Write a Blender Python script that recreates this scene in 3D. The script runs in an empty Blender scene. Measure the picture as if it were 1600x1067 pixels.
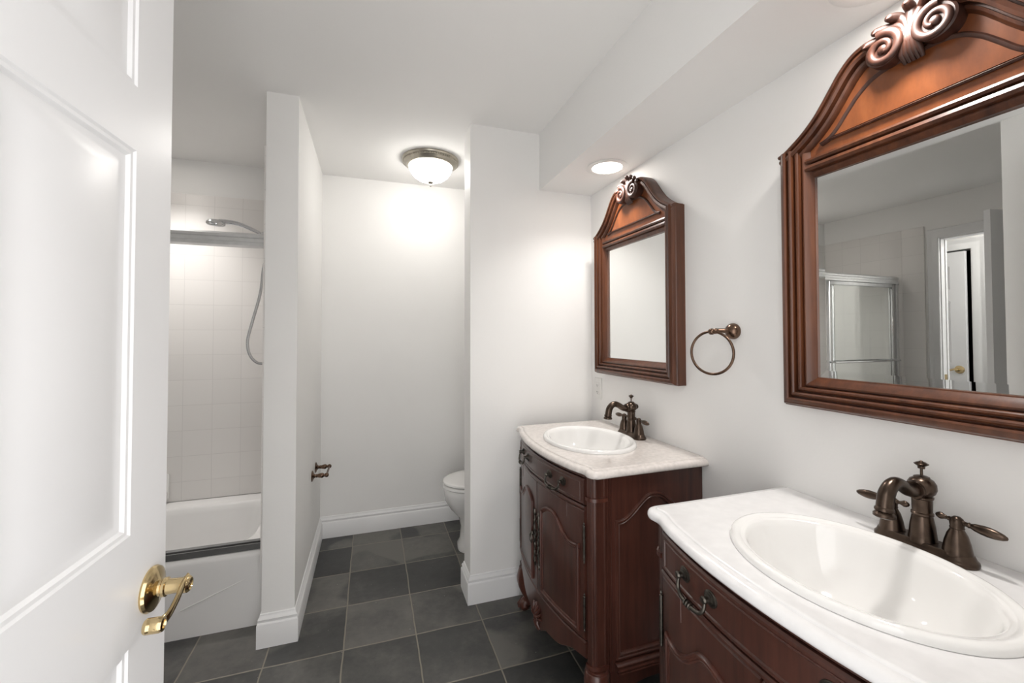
import bpy, bmesh, math, random
from math import sin, cos, pi, radians, sqrt, atan2, hypot
from mathutils import Vector, Matrix

random.seed(7)
SC = bpy.context.scene
COL = SC.collection

# ------------------------------------------------------------------ camera, world, exposure
def basis(yaw, pitch, roll):
    y, p, r = radians(yaw), radians(pitch), radians(roll)
    F = Vector((sin(y)*cos(p), cos(y)*cos(p), sin(p)))
    R = Vector((cos(y), -sin(y), 0)); U = R.cross(F)
    return R*cos(r)+U*sin(r), U*cos(r)-R*sin(r), F
cd = bpy.data.cameras.new('camera'); cam = bpy.data.objects.new('camera', cd); COL.objects.link(cam)
R_, U_, F_ = basis(18.4537, 1.185, -0.0973)
cam.matrix_world = Matrix(((R_.x, U_.x, -F_.x, 0), (R_.y, U_.y, -F_.y, 0), (R_.z, U_.z, -F_.z, 1.3505), (0, 0, 0, 1)))
cd.sensor_width = 36; cd.lens = 36*660.27/1600; cd.shift_y = -23.8/1600; cd.clip_start = .02
SC.camera = cam
SC.view_settings.view_transform = 'Standard'; SC.view_settings.look = 'None'
SC.view_settings.gamma = 1; SC.view_settings.use_curve_mapping = False
SC.view_settings.exposure = 1.18
WORLD_STRENGTH = 1.3
CAN_L, DOME_L, TUB_L, HALL_FILL = 8, 8.5, 8, 75
CAN_W, TUB_W = 11.5, 25
w = bpy.data.worlds.new('daylight'); SC.world = w; w.use_nodes = True
w.node_tree.nodes['Background'].inputs[0].default_value = (1, .99, .98, 1)
w.node_tree.nodes['Background'].inputs[1].default_value = WORLD_STRENGTH

# ------------------------------------------------------------------ materials
def s2l(c):
    return tuple(((v/255)/12.92 if v/255 <= .04045 else ((v/255+.055)/1.055)**2.4) for v in c)+(1,)
def nt(name):
    m = bpy.data.materials.new(name); m.use_nodes = True
    return m, m.node_tree.nodes, m.node_tree.links, m.node_tree.nodes['Principled BSDF']
def noise(N, L, vec, scale, detail=3, rough=.5):
    n = N.new('ShaderNodeTexNoise'); n.inputs['Scale'].default_value = scale
    n.inputs['Detail'].default_value = detail; n.inputs['Roughness'].default_value = rough
    L.new(vec, n.inputs['Vector']); return n
def ramp(N, L, fac, stops):
    r = N.new('ShaderNodeValToRGB'); e = r.color_ramp.elements
    while len(e) < len(stops): e.new(.5)
    for i, (p, c) in enumerate(stops): e[i].position = p; e[i].color = c
    L.new(fac, r.inputs[0]); return r
def bump(N, L, B, h, strength, dist=.01):
    b = N.new('ShaderNodeBump'); b.inputs['Strength'].default_value = strength; b.inputs['Distance'].default_value = dist
    L.new(h, b.inputs['Height']); L.new(b.outputs[0], B.inputs['Normal']); return b
def coords(N, L, kind='Object', scale=(1, 1, 1)):
    t = N.new('ShaderNodeTexCoord'); mp = N.new('ShaderNodeMapping')
    mp.inputs['Scale'].default_value = scale; L.new(t.outputs[kind], mp.inputs[0]); return mp.outputs[0]
def plain(name, c, rough=.5, metal=0, var=.04, nscale=6, bstr=0, bscale=60, coat=0, spec=.5):
    m, N, L, B = nt(name); v = coords(N, L)
    n = noise(N, L, v, nscale); lo = s2l([x*(1-var) for x in c]); hi = s2l([min(255, x*(1+var*.6)) for x in c])
    r = ramp(N, L, n.outputs[0], [(.3, lo), (.7, hi)]); L.new(r.outputs[0], B.inputs['Base Color'])
    B.inputs['Roughness'].default_value = rough; B.inputs['Metallic'].default_value = metal
    B.inputs['Coat Weight'].default_value = coat; B.inputs['Specular IOR Level'].default_value = spec
    if bstr:
        n2 = noise(N, L, v, bscale, 4); bump(N, L, B, n2.outputs[0], bstr, .002)
    return m
def wood(name, dark, mid, light, grain=(30, 30, 2.2), rough=.3, coat=.25, contrast=(.32, .52, .72)):
    m, N, L, B = nt(name); v = coords(N, L, 'Object', grain)
    n = noise(N, L, v, 1.6, 6, .62)
    v2 = coords(N, L, 'Object', (3, 3, 1.2)); n2 = noise(N, L, v2, 1.3, 3)
    mx = N.new('ShaderNodeMath'); mx.operation = 'MULTIPLY_ADD'; mx.inputs[1].default_value = .45
    L.new(n2.outputs[0], mx.inputs[0])
    m3 = N.new('ShaderNodeMath'); m3.operation = 'MULTIPLY'; m3.inputs[1].default_value = .55
    L.new(n.outputs[0], m3.inputs[0]); L.new(m3.outputs[0], mx.inputs[2])
    r = ramp(N, L, mx.outputs[0], [(contrast[0], s2l(dark)), (contrast[1], s2l(mid)), (contrast[2], s2l(light))])
    L.new(r.outputs[0], B.inputs['Base Color'])
    B.inputs['Roughness'].default_value = rough; B.inputs['Coat Weight'].default_value = coat
    B.inputs['Coat Roughness'].default_value = .18
    bump(N, L, B, n.outputs[0], .12, .001)
    return m
def emit(name, c, s):
    m, N, L, B = nt(name)
    B.inputs['Base Color'].default_value = s2l((240, 240, 238)); B.inputs['Roughness'].default_value = .4
    B.inputs['Emission Color'].default_value = s2l(c); B.inputs['Emission Strength'].default_value = s
    return m

M_wall = plain('wall_paint', (247, 246, 244), .55, var=.008, nscale=2, bstr=.12, bscale=90)
M_ceil = plain('ceiling_paint', (248, 247, 245), .8, var=.008, nscale=1.5, bstr=.1, bscale=120)
M_trim = plain('trim_paint', (240, 240, 240), .35, var=.008, nscale=3)
M_door = plain('door_paint', (240, 240, 241), .3, var=.008, nscale=3, bstr=.05, bscale=40)
M_porc = plain('porcelain', (243, 242, 240), .06, var=.004, coat=.5)
M_tub = plain('tub_enamel', (241, 240, 239), .12, var=.005, coat=.3)
M_marble = plain('cream_marble', (227, 220, 215), .16, var=.05, nscale=70, coat=.3)
M_marble2 = plain('white_quartz', (236, 235, 235), .2, var=.02, nscale=30, coat=.2)
M_vanity = wood('mahogany_stain', (46, 24, 19), (71, 41, 33), (90, 54, 44))
M_frame = wood('walnut_frame_stain', (56, 30, 19), (91, 52, 32), (118, 71, 44), rough=.36, coat=.12)
M_vcarve = wood('mahogany_carving_stain', (50, 26, 20), (78, 43, 34), (104, 62, 49))
M_pedi = wood('pediment_veneer', (104, 56, 31), (128, 72, 39), (148, 88, 50), grain=(4, 22, 9), rough=.3, contrast=(.3, .5, .7))
M_carve = wood('carved_wood_stain', (44, 23, 16), (72, 41, 29), (100, 60, 42), rough=.45, coat=.05)
M_bronze = plain('oil_rubbed_bronze', (88, 75, 66), .28, 1, var=.18, nscale=30)
M_bronze2 = plain('copper_bronze', (114, 92, 78), .26, 1, var=.12, nscale=30)
M_pewter = plain('antique_pewter', (98, 94, 88), .35, 1, var=.2, nscale=60)
M_brass = plain('polished_brass', (208, 186, 142), .15, 1, var=.04)
M_nickel = plain('brushed_nickel', (178, 172, 160), .3, 1, var=.05, nscale=40)
M_chrome = plain('chrome', (225, 226, 228), .1, 1, var=.01)
M_alum = plain('brushed_aluminium', (226, 227, 227), .42, .65, var=.03, nscale=30)
M_track = plain('dull_track_metal', (118, 118, 118), .5, .6, var=.05)
M_plast = plain('white_plastic', (240, 239, 236), .3, var=.005)
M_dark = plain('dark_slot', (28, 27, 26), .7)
M_hose = plain('chrome_hose', (190, 191, 192), .25, 1, bstr=.4, bscale=300)
m, N, L, B = nt('mirror_silver'); M_mirror = m
B.inputs['Base Color'].default_value = (.86, .875, .865, 1); B.inputs['Metallic'].default_value = 1; B.inputs['Roughness'].default_value = .0
m, N, L, B = nt('clear_glass'); M_glass = m
B.inputs['Base Color'].default_value = (.97, .99, .98, 1); B.inputs['Transmission Weight'].default_value = 1
B.inputs['Roughness'].default_value = 0; B.inputs['IOR'].default_value = 1.45
M_can = emit('recessed_lamp_lens', (255, 248, 240), CAN_L)
M_tubcan = emit('shower_lamp_lens', (255, 248, 240), TUB_L)
M_dome = emit('frosted_lamp_glass', (255, 251, 246), DOME_L)

def tile_material():                                                # white 6 inch wall tiles, set straight
    m, N, L, B = nt('white_wall_tile')
    t = N.new('ShaderNodeTexCoord'); sp = N.new('ShaderNodeSeparateXYZ'); L.new(t.outputs['Object'], sp.inputs[0])
    ad = N.new('ShaderNodeMath'); ad.operation = 'ADD'; L.new(sp.outputs[0], ad.inputs[0]); L.new(sp.outputs[1], ad.inputs[1])
    cb = N.new('ShaderNodeCombineXYZ'); L.new(ad.outputs[0], cb.inputs[0]); L.new(sp.outputs[2], cb.inputs[1])
    b = N.new('ShaderNodeTexBrick'); b.offset = 0; b.inputs['Scale'].default_value = 1
    b.inputs['Brick Width'].default_value = .154; b.inputs['Row Height'].default_value = .154; b.inputs['Mortar Size'].default_value = .0016
    b.inputs['Mortar Smooth'].default_value = .3
    b.inputs['Color1'].default_value = s2l((240, 237, 234)); b.inputs['Color2'].default_value = s2l((243, 240, 237)); b.inputs['Mortar'].default_value = s2l((229, 226, 223))
    L.new(cb.outputs[0], b.inputs['Vector']); L.new(b.outputs[0], B.inputs['Base Color'])
    B.inputs['Roughness'].default_value = .38
    inv = N.new('ShaderNodeMath'); inv.operation = 'SUBTRACT'; inv.inputs[0].default_value = 1; L.new(b.outputs[1], inv.inputs[1])
    bump(N, L, B, inv.outputs[0], .15, .001)
    return m
M_tile = tile_material()

def slate_material():                                               # one foot slate tiles with sandy grout
    m, N, L, B = nt('slate_floor_tile')
    t = N.new('ShaderNodeTexCoord'); sp = N.new('ShaderNodeSeparateXYZ'); L.new(t.outputs['Object'], sp.inputs[0])
    def math(op, a, b=None):
        n = N.new('ShaderNodeMath'); n.operation = op
        for i, q in enumerate((a, b)):
            if q is None: continue
            if isinstance(q, (int, float)): n.inputs[i].default_value = q
            else: L.new(q, n.inputs[i])
        return n.outputs[0]
    wob = noise(N, L, t.outputs['Object'], 5, 2)
    wv = math('MULTIPLY', math('SUBTRACT', wob.outputs[0], .5), .010)
    ux = math('DIVIDE', math('ADD', math('SUBTRACT', sp.outputs[0], .2), wv), .3062)
    uy = math('DIVIDE', math('ADD', math('SUBTRACT', sp.outputs[1], 1.975), wv), .3135)
    ix, iy = math('FLOOR', ux), math('FLOOR', uy)
    fx, fy = math('FRACT', ux), math('FRACT', uy)
    ex = math('MINIMUM', fx, math('SUBTRACT', 1, fx)); ey = math('MINIMUM', fy, math('SUBTRACT', 1, fy))
    edge = math('MINIMUM', ex, ey)
    mr = N.new('ShaderNodeMapRange'); mr.inputs[1].default_value = .006; mr.inputs[2].default_value = .013; L.new(edge, mr.inputs[0])
    cb = N.new('ShaderNodeCombineXYZ'); L.new(ix, cb.inputs[0]); L.new(iy, cb.inputs[1])
    wn = N.new('ShaderNodeTexWhiteNoise'); wn.noise_dimensions = '2D'; L.new(cb.outputs[0], wn.inputs['Vector'])
    off = N.new('ShaderNodeVectorMath'); off.operation = 'MULTIPLY_ADD'; off.inputs[1].default_value = (7, 7, 7)
    L.new(wn.outputs['Color'], off.inputs[0]); L.new(t.outputs['Object'], off.inputs[2])
    n1 = noise(N, L, off.outputs[0], 3.2, 5, .6); n2 = noise(N, L, off.outputs[0], 26, 5, .65)
    n3 = noise(N, L, off.outputs[0], 1.7, 2, .4)
    layer = ramp(N, L, n3.outputs[0], [(.565, (0, 0, 0, 1)), (.59, (1, 1, 1, 1))])      # flakes of a paler cleft layer
    v = math('ADD', math('MULTIPLY', wn.outputs['Value'], .30), math('ADD', math('MULTIPLY', n1.outputs[0], .70), math('MULTIPLY', n2.outputs[0], .30)))
    v = math('ADD', v, math('MULTIPLY', layer.outputs[0], .24))
    r = ramp(N, L, v, [(.34, s2l((42, 43, 43))), (.62, s2l((66, 66, 65))), (.95, s2l((108, 106, 101)))])
    spk = noise(N, L, t.outputs['Object'], 75, 2); sr = ramp(N, L, spk.outputs[0], [(.735, (0, 0, 0, 1)), (.78, (1, 1, 1, 1))])
    mx0 = N.new('ShaderNodeMix'); mx0.data_type = 'RGBA'; L.new(sr.outputs[0], mx0.inputs[0]); L.new(r.outputs[0], mx0.inputs[6]); mx0.inputs[7].default_value = s2l((150, 148, 142))
    mx = N.new('ShaderNodeMix'); mx.data_type = 'RGBA'; L.new(mr.outputs[0], mx.inputs[0])
    mx.inputs[6].default_value = s2l((132, 126, 114)); L.new(mx0.outputs[2], mx.inputs[7]); L.new(mx.outputs[2], B.inputs['Base Color'])
    B.inputs['Roughness'].default_value = .42
    h = math('ADD', math('MULTIPLY', mr.outputs[0], .6), math('ADD', math('MULTIPLY', n2.outputs[0], .35), math('MULTIPLY', layer.outputs[0], .3)))
    bump(N, L, B, h, .5, .004)
    return m
M_slate = slate_material()

# ------------------------------------------------------------------ mesh helpers
class MB:
    def __init__(s): s.v = []; s.f = []
    def add(s, vs, fs):
        o = len(s.v); s.v += [tuple(x) for x in vs]; s.f += [tuple(i+o for i in q) for q in fs]; return s
    def box(s, x0, x1, y0, y1, z0, z1, bev=0):
        if x0 > x1: x0, x1 = x1, x0
        if y0 > y1: y0, y1 = y1, y0
        if z0 > z1: z0, z1 = z1, z0
        if not bev:
            vs = [(x, y, z) for z in (z0, z1) for y in (y0, y1) for x in (x0, x1)]
            return s.add(vs, [(0, 2, 3, 1), (4, 5, 7, 6), (0, 1, 5, 4), (2, 6, 7, 3), (0, 4, 6, 2), (1, 3, 7, 5)])
        bm = bmesh.new(); bmesh.ops.create_cube(bm, size=1)
        for q in bm.verts: q.co = ((x0+x1)/2+q.co.x*(x1-x0), (y0+y1)/2+q.co.y*(y1-y0), (z0+z1)/2+q.co.z*(z1-z0))
        bmesh.ops.bevel(bm, geom=bm.edges[:], offset=bev, segments=2, profile=.5, affect='EDGES')
        bm.verts.index_update(); s.add([q.co[:] for q in bm.verts], [[q.index for q in f.verts] for f in bm.faces]); bm.free(); return s
    def grid(s, rows, closed=False, capA=False, capB=False):      # rows of equal length, quads between
        n = len(rows[0]); vs = [q for r in rows for q in r]; fs = []
        for i in range(len(rows)-1):
            for j in range(n if closed else n-1):
                k = (j+1) % n; fs.append((i*n+j, i*n+k, (i+1)*n+k, (i+1)*n+j))
        if capA: fs.append(tuple(range(n))[::-1])
        if capB: fs.append(tuple((len(rows)-1)*n+j for j in range(n)))
        return s.add(vs, fs)
    def lathe(s, prof, o=(0, 0, 0), axis=(0, 0, 1), seg=32, sx=1, sy=1):
        a = Vector(axis).normalized(); t = Vector((1, 0, 0)) if abs(a.x) < .9 else Vector((0, 1, 0))
        u = a.cross(t).normalized(); v = a.cross(u); o = Vector(o)
        rows = [[o+a*z+u*(r*sx*cos(2*pi*k/seg))+v*(r*sy*sin(2*pi*k/seg)) for k in range(seg)] for r, z in prof]
        return s.grid(rows, True, True, True)
    def tube(s, pts, rad, seg=12, flat=None):                       # flat: (direction, factor) squashes the section
        P = [Vector(p) for p in pts]; n = len(P)
        if not hasattr(rad, '__len__'): rad = [rad]*n
        T = [(P[min(i+1, n-1)]-P[max(i-1, 0)]).normalized() for i in range(n)]
        u = T[0].orthogonal().normalized(); rows = []
        for i in range(n):
            u = (u-T[i]*u.dot(T[i])).normalized(); v = T[i].cross(u); row = []
            for k in range(seg):
                d = u*cos(2*pi*k/seg)+v*sin(2*pi*k/seg)
                if flat:
                    fd = Vector(flat[0]).normalized(); d = d-fd*d.dot(fd)*(1-flat[1])
                row.append(P[i]+d*rad[i])
            rows.append(row)
        return s.grid(rows, True, True, True)
    def ring(s, pts, rad, seg=10):                                  # closed tube
        P = [Vector(p) for p in pts]; n = len(P); c = sum(P, Vector())/n; rows = []
        nrm = (P[0]-c).cross(P[n//4]-c).normalized()
        for i in range(n+1):
            d = (P[i % n]-c).normalized(); rows.append([P[i % n]+d*(rad*cos(2*pi*k/seg))+nrm*(rad*sin(2*pi*k/seg)) for k in range(seg)])
        return s.grid(rows, True)
    def ball(s, c, r, seg=16, sc=(1, 1, 1)):
        rows = []; h = seg//2
        for i in range(1, h):
            a = pi*i/h; rows.append([(c[0]+r*sc[0]*sin(a)*cos(2*pi*k/seg), c[1]+r*sc[1]*sin(a)*sin(2*pi*k/seg), c[2]+r*sc[2]*cos(a)) for k in range(seg)])
        return s.grid(rows, True, True, True)
    def prism(s, poly, fn, d0, d1):
        n = len(poly); vs = [fn(p, d0) for p in poly]+[fn(p, d1) for p in poly]
        fs = [tuple(range(n))[::-1], tuple(range(n, 2*n))]+[(i, (i+1) % n, n+(i+1) % n, n+i) for i in range(n)]
        return s.add(vs, fs)
    def sweep(s, path, prof, fn, closed=False):                     # path in 2D, profile (offset to the left, height), mitred
        n = len(path); rows = []
        for i in range(n):
            p = Vector(path[i]); nn = []
            if closed or i > 0: d = (p-Vector(path[i-1])).normalized(); nn.append(Vector((-d.y, d.x)))
            if closed or i < n-1: d = (Vector(path[(i+1) % n])-p).normalized(); nn.append(Vector((-d.y, d.x)))
            m_ = sum(nn, Vector((0, 0))).normalized(); k = 1/max(.35, m_.dot(nn[0]))
            rows.append([fn(p+m_*(d*k), h) for d, h in prof])
        if closed: rows.append(rows[0]); return s.grid(rows, True)
        return s.grid(rows, True, True, True)
    def build(s, name, mat, parent=None, loc=None, ang=38, smooth=True):
        me = bpy.data.meshes.new(name); me.from_pydata(s.v, [], s.f)
        bm = bmesh.new(); bm.from_mesh(me); bmesh.ops.remove_doubles(bm, verts=bm.verts, dist=1e-6)
        bmesh.ops.recalc_face_normals(bm, faces=bm.faces); bm.to_mesh(me); bm.free()
        if smooth:
            me.shade_smooth(); me.set_sharp_from_angle(angle=radians(ang))
        me.materials.append(mat); o = bpy.data.objects.new(name, me); COL.objects.link(o)
        if parent: o.parent = parent
        if loc: o.location = loc
        return o
def tag(o, label=None, cat=None, group=None, kind=None):
    for k, q in (('label', label), ('category', cat), ('group', group), ('kind', kind)):
        if q: o[k] = q
    return o
def empty(name, loc, rz=0, **k):
    o = bpy.data.objects.new(name, None); COL.objects.link(o); o.location = loc; o.rotation_euler = (0, 0, rz)
    o.empty_display_size = .05; return tag(o, **k)
def copy_tree(o, parent=None):
    c = o.copy(); COL.objects.link(c)
    if parent: c.parent = parent
    for ch in list(o.children): copy_tree(ch, c)
    return c
def struct(name, mb, mat, label=None, cat=None, **k):
    return tag(mb.build(name, mat, **k), label, cat, kind='structure')
def catmull(P, n=8, closed=False):
    P = [Vector(p) for p in P]; out = []; m_ = len(P)
    for i in range(m_ if closed else m_-1):
        a = P[(i-1) % m_] if closed or i else P[0]*2-P[1]; b = P[i]; c = P[(i+1) % m_]
        d = P[(i+2) % m_] if closed or i+2 < m_ else P[-1]*2-P[-2]
        for k in range(n):
            t = k/n; out.append(.5*((2*b)+(c-a)*t+(2*a-5*b+4*c-d)*t*t+(3*b-a-3*c+d)*t**3))
    if not closed: out.append(P[-1])
    return out
def interp(x, T):
    if x <= T[0][0]: return T[0][1]
    for (a, b), (c, d) in zip(T, T[1:]):
        if x <= c: return b+(d-b)*(x-a)/(c-a)
    return T[-1][1]

# ------------------------------------------------------------------ room
W, H = 1.178, 2.44
YS, YT, YB = 2.113, 2.255, 3.10           # stub wall near and far face, back wall
XP, XQ = -.316, -.446                     # partition faces
XL = -1.97                                # far left wall
XC, YC = -.46, 1.09                       # corner of the closet behind the open door
YF = .12                                  # face of the entrance wall
struct('floor', MB().box(-3.4, W+.12, -.06, YB+.12, -.1, 0), M_slate, 'dark slate tile floor with sandy grout lines', 'floor')
struct('ceiling', MB().box(-3.4, W+.12, -.06, YB+.12, H, H+.1), M_ceil, 'smooth white ceiling', 'ceiling')
struct('wall_right', MB().box(W, W+.12, -.02, YB, 0, H), M_wall, 'white wall behind the vanities and mirrors', 'wall')
struct('wall_back', MB().box(-3.4, W+.12, YB, YB+.12, 0, H), M_wall, 'white wall behind the toilet and the tub', 'wall')
struct('wall_stub', MB().box(.481, W, YS, YT, 0, H), M_wall, 'short white wall between the far vanity and the toilet', 'wall')
struct('wall_partition', MB().box(XQ, XP, YS, YB, 0, H), M_wall, 'white partition wall between the tub and the toilet alcove', 'wall')
struct('wall_closet', MB().box(XL, XC, -.02, YC, 0, H), M_wall, 'white wall block behind the open entrance door', 'wall')
struct('wall_front', MB().box(.42, W, -.02, YF, 0, H).box(XC, .42, -.02, YF, 2.11, H), M_wall, 'entrance wall with the doorway', 'wall')
struct('wall_left', MB().box(XL-.08, XL, 2.025, YB, 0, H).box(XL-.08, XL, YC, 1.255, 0, H).box(XL-.08, XL, 1.255, 2.025, 2.115, H).box(XL-.12, XL, -.02, YC, 0, H), M_wall, 'white wall at the end of the tub with a doorway', 'wall')
struct('wall_hall', MB().box(-2.80, -2.68, .6, 2.14, 0, H).box(-2.80, -2.68, 2.86, YB, 0, H).box(-2.80, -2.68, 2.14, 2.86, 2.10, H), M_wall, 'white wall of the hall seen through the left doorway', 'wall')
struct('wall_shade_box', MB().box(-3.40, -3.32, 2.02, YB, 0, H).box(-3.32, -2.80, 2.02, 2.10, 0, H).box(-3.32, -2.80, 2.90, 2.98, 0, H), M_dark, 'box added behind the hall closet door, coloured dark for its shade', 'wall')  # added box, shade of the door gap put into its dark colour
struct('trim_1', MB().box(.863, W, YF, YS, 2.136, H), M_wall, 'white boxed soffit along the vanity wall', 'soffit')

# baseboards
BP = [(0, 0), (-.016, 0), (-.016, .098), (-.0135, .104), (-.010, .106), (-.010, .112), (-.0125, .118), (-.010, .124), (-.005, .130), (-.004, .138), (0, .141)]
def baseboard(name, path, label):
    struct(name, MB().sweep(path, BP, lambda p, h: (p.x, p.y, h)), M_trim, label, 'baseboard')
E_ = .0004
baseboard('baseboard_left', [(XQ-E_, 2.27), (XQ-E_, YS-E_), (XP+E_, YS-E_), (XP+E_, YB-E_), (W-.02, YB-E_)], 'white moulded baseboard round the partition wall and the toilet alcove')
baseboard('baseboard_right', [(W-.02, YT+E_), (.481-E_, YT+E_), (.481-E_, YS-E_), (W-.02, YS-E_)][0:4], 'white moulded baseboard wrapping the stub wall by the toilet')
baseboard('baseboard_vanity', [(W-E_, YS-.02), (W-E_, YF+.001)], 'white baseboard along the wall behind the vanities')

# tile surround of the tub
struct('trim_2', MB().box(XL+.011, XQ-.013, YB-.011, YB-.0005, .347, 2.225, .003), M_tile, 'white square wall tiles on the long wall over the tub', 'wall tiles')
struct('trim_3', MB().box(XL+.0005, XL+.011, 2.262, YB-.0115, .347, 2.225, .003).box(XL+.0005, XL+.011, 2.112, 2.262, 0, 2.225, .003), M_tile, 'white wall tiles at the far end of the tub', 'wall tiles')
struct('trim_4', MB().box(XQ-.012, XQ-.0005, YS+.02, YB-.0115, .347, 2.205, .004), M_tile, 'white wall tiles on the partition side of the tub', 'wall tiles')
# casing and jamb of the left doorway
CP = [(0, 0), (0, .016), (.006, .019), (.045, .013), (.062, .011), (.070, .014), (.084, .016), (.09, .010), (.09, 0)]
struct('trim_5', MB().sweep([(2.018, 0), (2.018, 2.11), (1.26, 2.11), (1.26, 0)], [(-d*.84, h) for d, h in CP], lambda p, h: (XL+.0005+h, p.x, p.y)), M_trim, 'white moulded casing of the left doorway', 'door casing')
struct('trim_6', MB().box(XL-.079, XL-.001, 2.012, 2.024, 0, 2.10).box(XL-.079, XL-.001, 1.256, 1.275, 0, 2.10).box(XL-.079, XL-.001, 1.256, 2.024, 2.10, 2.1145).box(XL-.06, XL-.048, 2.007, 2.012, 0, 2.10), M_trim, 'white jamb lining of the left doorway', 'door jamb')
struct('trim_7', MB().sweep([(2.13, 0), (2.13, 2.10), (2.87, 2.10), (2.87, 0)], CP, lambda p, h: (-2.6795+h, p.x, p.y)), M_trim, 'white casing of the panelled closet door in the hall', 'door casing')

# ------------------------------------------------------------------ panelled doors
def door_mesh(wd, ht, th, zs, stile=.103, mull=.10):
    pw = (wd-2*stile-mull)/2
    sb = [0, stile, stile+pw, stile+pw+mull, wd-stile, wd]
    zb = [0.0]
    for a, b in zs: zb += [a, b]
    zb.append(ht); mb = MB()
    loops = [(0, 0), (.003, -.003), (.008, -.0035), (.012, -.008), (.019, -.0095), (.024, -.0095), (.045, -.003)]
    for side in (1, -1):
        f = lambda s_, z, d: (s_, side*(th/2+d), z)
        for i in range(5):
            for j in range(len(zb)-1):
                a, b, c, d = sb[i], sb[i+1], zb[j], zb[j+1]
                if i in (1, 3) and j % 2 == 1:
                    rows = [[f(a+k, c+k, h), f(b-k, c+k, h), f(b-k, d-k, h), f(a+k, d-k, h)] for k, h in loops]
                    mb.grid(rows, True, False, True)
                else:
                    mb.add([f(a, c, 0), f(b, c, 0), f(b, d, 0), f(a, d, 0)], [(0, 1, 2, 3)])
    h = th/2
    for j in range(len(zb)-1):
        for x in (0, wd): mb.add([(x, -h, zb[j]), (x, h, zb[j]), (x, h, zb[j+1]), (x, -h, zb[j+1])], [(0, 1, 2, 3)])
    for i in range(5):
        for z in (0, ht): mb.add([(sb[i], -h, z), (sb[i+1], -h, z), (sb[i+1], h, z), (sb[i], h, z)], [(0, 1, 2, 3)])
    return mb
def lever_handle(parent, s_, z, side, th, mat, sgn=1, both=False):
    """rose, neck and lever on one face of a door whose local x runs from lock edge to hinge"""
    for sd in ((side, -side) if both else (side,)):
        y0 = sd*th/2; hd = MB()
        hd.lathe([(.001, 0), (.034, 0), (.035, .003), (.033, .007), (.026, .010), (.017, .012), (.013, .014), (.0125, .017), (.0145, .019), (.0145, .023), (.011, .025), (.010, .026)], (s_, y0, z), (0, sd, 0), 36)
        h = hd.build('door_handle', mat, parent)
        lv = MB()
        lv.lathe([(.001, .024), (.0120, .024), (.0112, .036), (.0115, .045), (.0130, .047), (.0130, .053), (.0105, .056), (.009, .0565), (.0075, .0545), (.004, .0545), (.001, .0555)], (s_, y0, z), (0, sd, 0), 28)
        pts = catmull([(s_-.006*sgn, y0+sd*.050, z+.006), (s_+.012*sgn, y0+sd*.050, z+.004), (s_+.036*sgn, y0+sd*.052, z-.004), (s_+.062*sgn, y0+sd*.052, z-.012), (s_+.080*sgn, y0+sd*.046, z-.013), (s_+.086*sgn, y0+sd*.036, z-.011)], 6)
        n = len(pts); lv.tube(pts, [.0098-.0022*sin(pi*i/(n-1)) for i in range(n)], 14, ((0, 1, 0), .38))
        lv.lathe([(.001, 0), (.0095, .001), (.0108, .003), (.0108, .020), (.0095, .024), (.006, .025), (.005, .022), (.001, .022)], (s_+.082*sgn, y0+sd*.031, z-.013), (0, sd, 0), 24)
        lv.build('lever', mat, h)
# entrance door, standing open beside the camera
TH = radians(3.0)
ANG = atan2(-cos(TH), -sin(TH))
door1 = tag(door_mesh(.78, 2.07, .035, [(.235, .875), (1.043, 1.624), (1.722, 1.96)]).build('door_1', M_door, ang=20), 'white six panel entrance door standing open at the left with a brass lever', 'door', kind='structure')
nrm = Vector((cos(TH), -sin(TH), 0))
door1.location = Vector((-.335, .89, .008))-nrm*.0175; door1.rotation_euler = (0, 0, ANG)
lever_handle(door1, .046, .932, 1, .035, M_brass)
MB().box(-.0015, .0, -.0125, .0125, .90, .965).build('latch_plate', M_brass, door1)
# door of the left doorway, swung into the bathroom
a2 = atan2(.17, .75)
door2 = tag(door_mesh(.765, 2.09, .033, [(.235, .875), (1.043, 1.624), (1.722, 1.96)]).build('door_2', M_door, ang=20), 'white door of the left doorway swung open into the bathroom', 'door', kind='structure')
door2.location = (XL+.012+.75, 1.278+.165, .008); door2.rotation_euler = (0, 0, a2+pi)
# panelled closet door seen in the big mirror
door3 = tag(door_mesh(.675, 2.075, .035, [(.24, .86), (1.09, 1.64), (1.74, 1.95)], .10, .09).build('door_3', M_door, ang=20), 'white six panel closet door ajar in the hall, seen in the near mirror', 'door', kind='structure')
door3.location = (-2.667, 2.168, .008); door3.rotation_euler = (0, 0, radians(90))
lever_handle(door3, .048, 1.03, -1, .035, M_brass)
tag(MB().box(XL-.042, XL-.012, 2.0090, 2.0118, .955, 1.035).build('strike_plate', M_brass), 'small brass strike plate on the jamb of the left doorway', 'strike plate')

# ------------------------------------------------------------------ bathtub
def rrect(x0, x1, y0, y1, r, z, n=8):
    out = []
    for cx, cy, a0 in ((x1-r, y0+r, -90), (x1-r, y1-r, 0), (x0+r, y1-r, 90), (x0+r, y0+r, 180)):
        for k in range(n+1):
            a = radians(a0+90*k/n); out.append((cx+r*cos(a), cy+r*sin(a), z))
    return out
tx0, tx1, ty0, ty1 = XL+.012, XQ-.013, 2.275, YB-.002
tub = MB(); rows = [rrect(tx0, tx1, ty0, ty1, .004, 0), rrect(tx0, tx1, ty0-.002, ty1, .004, .29), rrect(tx0, tx1, ty0, ty1, .006, .318)]
for k in range(1, 6):
    a = pi/2*k/5; rows.append(rrect(tx0, tx1, ty0+.026*(1-cos(a)), ty1, .006, .318+.026*sin(a)))
b = dict(x0=tx0+.10, x1=tx1-.09, y0=2.372, y1=2.985)
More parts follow.
